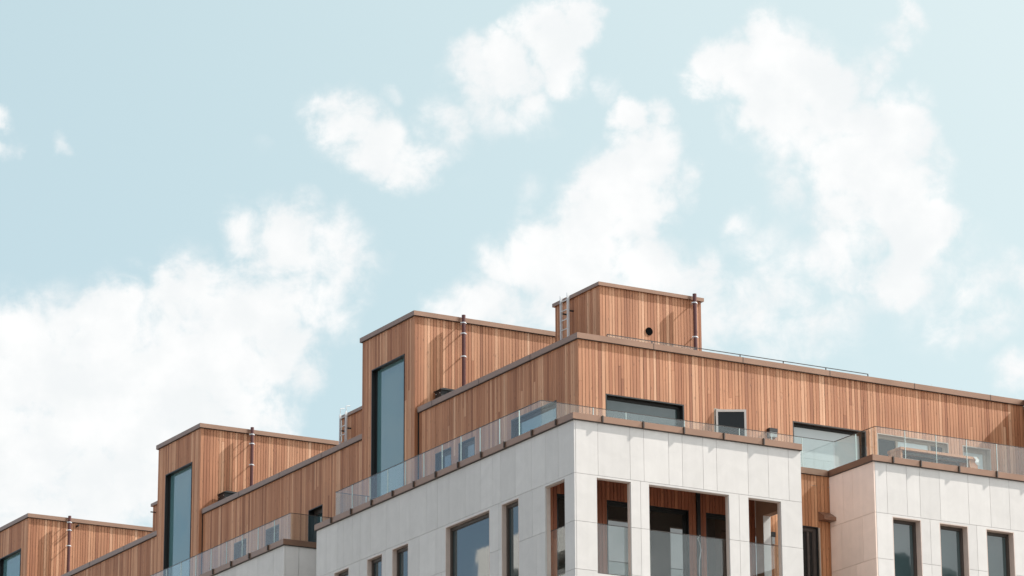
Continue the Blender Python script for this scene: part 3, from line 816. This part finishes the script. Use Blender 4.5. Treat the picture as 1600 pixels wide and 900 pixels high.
#   centre (x, y), radius, strength
BL = [(-30, 600, 150, 1), (60, 540, 90, .9), (175, 500, 80, .95), (150, 620, 170, 1), (290, 590, 140, .95), (390, 500, 105, .85), (440, 400, 90, .75), (520, 400, 80, .6), (390, 380, 50, .5),
      (390, 640, 90, .8), (250, 720, 150, .95), (80, 760, 170, .85), (500, 470, 80, .6), (350, 560, 120, .9), (360, 720, 120, .8), (470, 330, 40, .4), (540, 340, 40, .45), (430, 560, 80, .7),
      (535, 185, 62, .85), (590, 220, 60, .8), (645, 262, 55, .7), (690, 185, 55, .45), (735, 105, 55, .7), (790, 110, 65, .85), (850, 60, 62, .95), (900, 28, 40, .9), (760, 160, 75, .55), (830, 175, 55, .5), (700, 215, 50, .4), (880, 110, 50, .7), (610, 140, 25, .3),
      (985, 190, 36, .75), (1030, 185, 32, .55), (1005, 250, 62, .95), (960, 300, 75, 1), (925, 350, 80, .95), (860, 395, 75, .8), (790, 420, 60, .65), (770, 480, 70, .7), (880, 450, 100, .85), (1000, 320, 62, .8), (1000, 430, 95, .7), (930, 400, 80, .85), (1080, 450, 80, .55), (955, 140, 32, .4), (1075, 282, 36, .5), (720, 490, 60, .55), (830, 300, 40, .3), (1150, 480, 90, .5),
      (1115, 105, 48, 1), (1160, 105, 62, 1), (1195, 65, 52, .85), (1240, 115, 80, .95), (1215, 170, 80, 1), (1290, 150, 75, .85), (1335, 190, 60, .85), (1390, 215, 75, .95), (1400, 290, 95, 1), (1425, 360, 85, 1), (1340, 340, 95, .75), (1330, 260, 95, .9), (1290, 210, 70, .8), (1260, 240, 75, .6), (1400, 420, 75, .8), (1300, 420, 70, .5), (1230, 300, 60, .4), (1180, 210, 50, .4),
      (1375, 105, 38, .5), (1400, 60, 36, .6), (1425, 35, 32, .55), (1350, 140, 40, .6), (1460, 350, 60, .9), (1450, 140, 30, .35),
      (1540, 470, 80, .5), (1200, 420, 80, .42), (1600, 600, 60, .5), (1260, 470, 150, .42), (1480, 440, 130, .36), (1080, 500, 110, .6), (300, 480, 90, .8), (380, 350, 45, .5), (1490, 500, 60, .45), (-5, 190, 34, .6), (5, 235, 24, .5), (88, 230, 22, .3), (1160, 355, 36, .45), (1170, 500, 90, .45), (400, 235, 26, .18), (1590, 440, 60, .45), (740, 295, 40, .15)]
acc = None
for (bx, by, br, bs) in BL:
    n = N.new('ShaderNodeVectorMath'); n.operation = 'DISTANCE'; L.new(PW, n.inputs[0]); n.inputs[1].default_value = ((bx - 800) / 100, (by - 450) / 100, 0)
    v = ss(n.outputs['Value'], br * 1.5 / 100, br * .1 / 100, 0., bs)
    acc = v if acc is None else math_('MAXIMUM', acc, v)
fb = noise_(P, 1.35, 12, .60, .25).outputs['Fac']
dens = math_('ADD', math_('MULTIPLY', acc, 1.12), math_('MULTIPLY', math_('MULTIPLY', math_('SUBTRACT', fb, .5), 1.95), ss(acc, .0, .5)))
local = ss(dens, .10, .84)
fwd = ss(ff, .93, .965)
# broken cloud over the rest of the sky
gn = noise_(D, 2.6, 9, .6, .3).outputs['Fac']
general = ss(gn, .44, .60, 0., .95)
elevz = N.new('ShaderNodeSeparateXYZ'); L.new(D, elevz.inputs[0])
general = math_('MULTIPLY', general, ss(dot_(D, (.45, -.85, .25)), -.35, .55, .12, 1.))
general = math_('MULTIPLY', general, .8)
general = math_('MULTIPLY', general, ss(elevz.outputs['Z'], .0, .08))
fine = math_('MULTIPLY', ss(noise_(D, 13., 8, .6, .3).outputs['Fac'], .38, .64, 0., .5), ss(elevz.outputs['Z'], .05, .2))
general = math_('MAXIMUM', general, fine)
cm = N.new('ShaderNodeMix'); cm.data_type = 'FLOAT'; L.new(fwd, cm.inputs[0]); L.new(general, cm.inputs[2]); L.new(local, cm.inputs[3])
cloud = cm.outputs[0]
shade = noise_(P, .8, 6, .55).outputs['Fac']
ccol = mixc(ss(shade, .35, .7), (5.05, 5.2, 5.25), (5.65, 5.67, 5.65))
# brighter clouds near the sun, plus an added unseen bank lighting the y faces
br_ = math_('ADD', ss(dot_(D, tuple(SUN)), .5, 1., 1., 2.2), ss(dot_(D, (.45, -.85, .28)), .1, .95, 0., 1.2))
sc = N.new('ShaderNodeVectorMath'); sc.operation = 'SCALE'; L.new(ccol, sc.inputs[0]); L.new(br_, sc.inputs['Scale'])
col = mixc(cloud, skyc, sc.outputs[0])
L.new(col, bg.inputs['Color']); bg.inputs['Strength'].default_value = STR

# ------------------------------------------------------------------ camera
cd = bpy.data.cameras.new('camera'); co = bpy.data.objects.new('camera', cd); COL.objects.link(co)
cd.sensor_fit = 'HORIZONTAL'; cd.sensor_width = 36; cd.lens = 5805.66 * 36 / 1600
cd.clip_start = 1; cd.clip_end = 8000
back = -FF.normalized(); right = FR.normalized(); up = back.cross(right)
mat = Matrix((right, up, back)).transposed().to_4x4(); mat.translation = Vector((-40.474, -68.2897, -20.5519 + H))
co.matrix_world = mat
SC.camera = co

for o in list(bpy.data.objects):
    if '_b' in o: del o['_b']
SC.view_settings.view_transform = 'Standard'
try: SC.view_settings.look = 'None'
except Exception: pass
SC.view_settings.exposure = .58
SC.view_settings.gamma = 1
SC.view_settings.use_curve_mapping = False
SC.cycles.max_bounces = 8
SC.cycles.transparent_max_bounces = 16
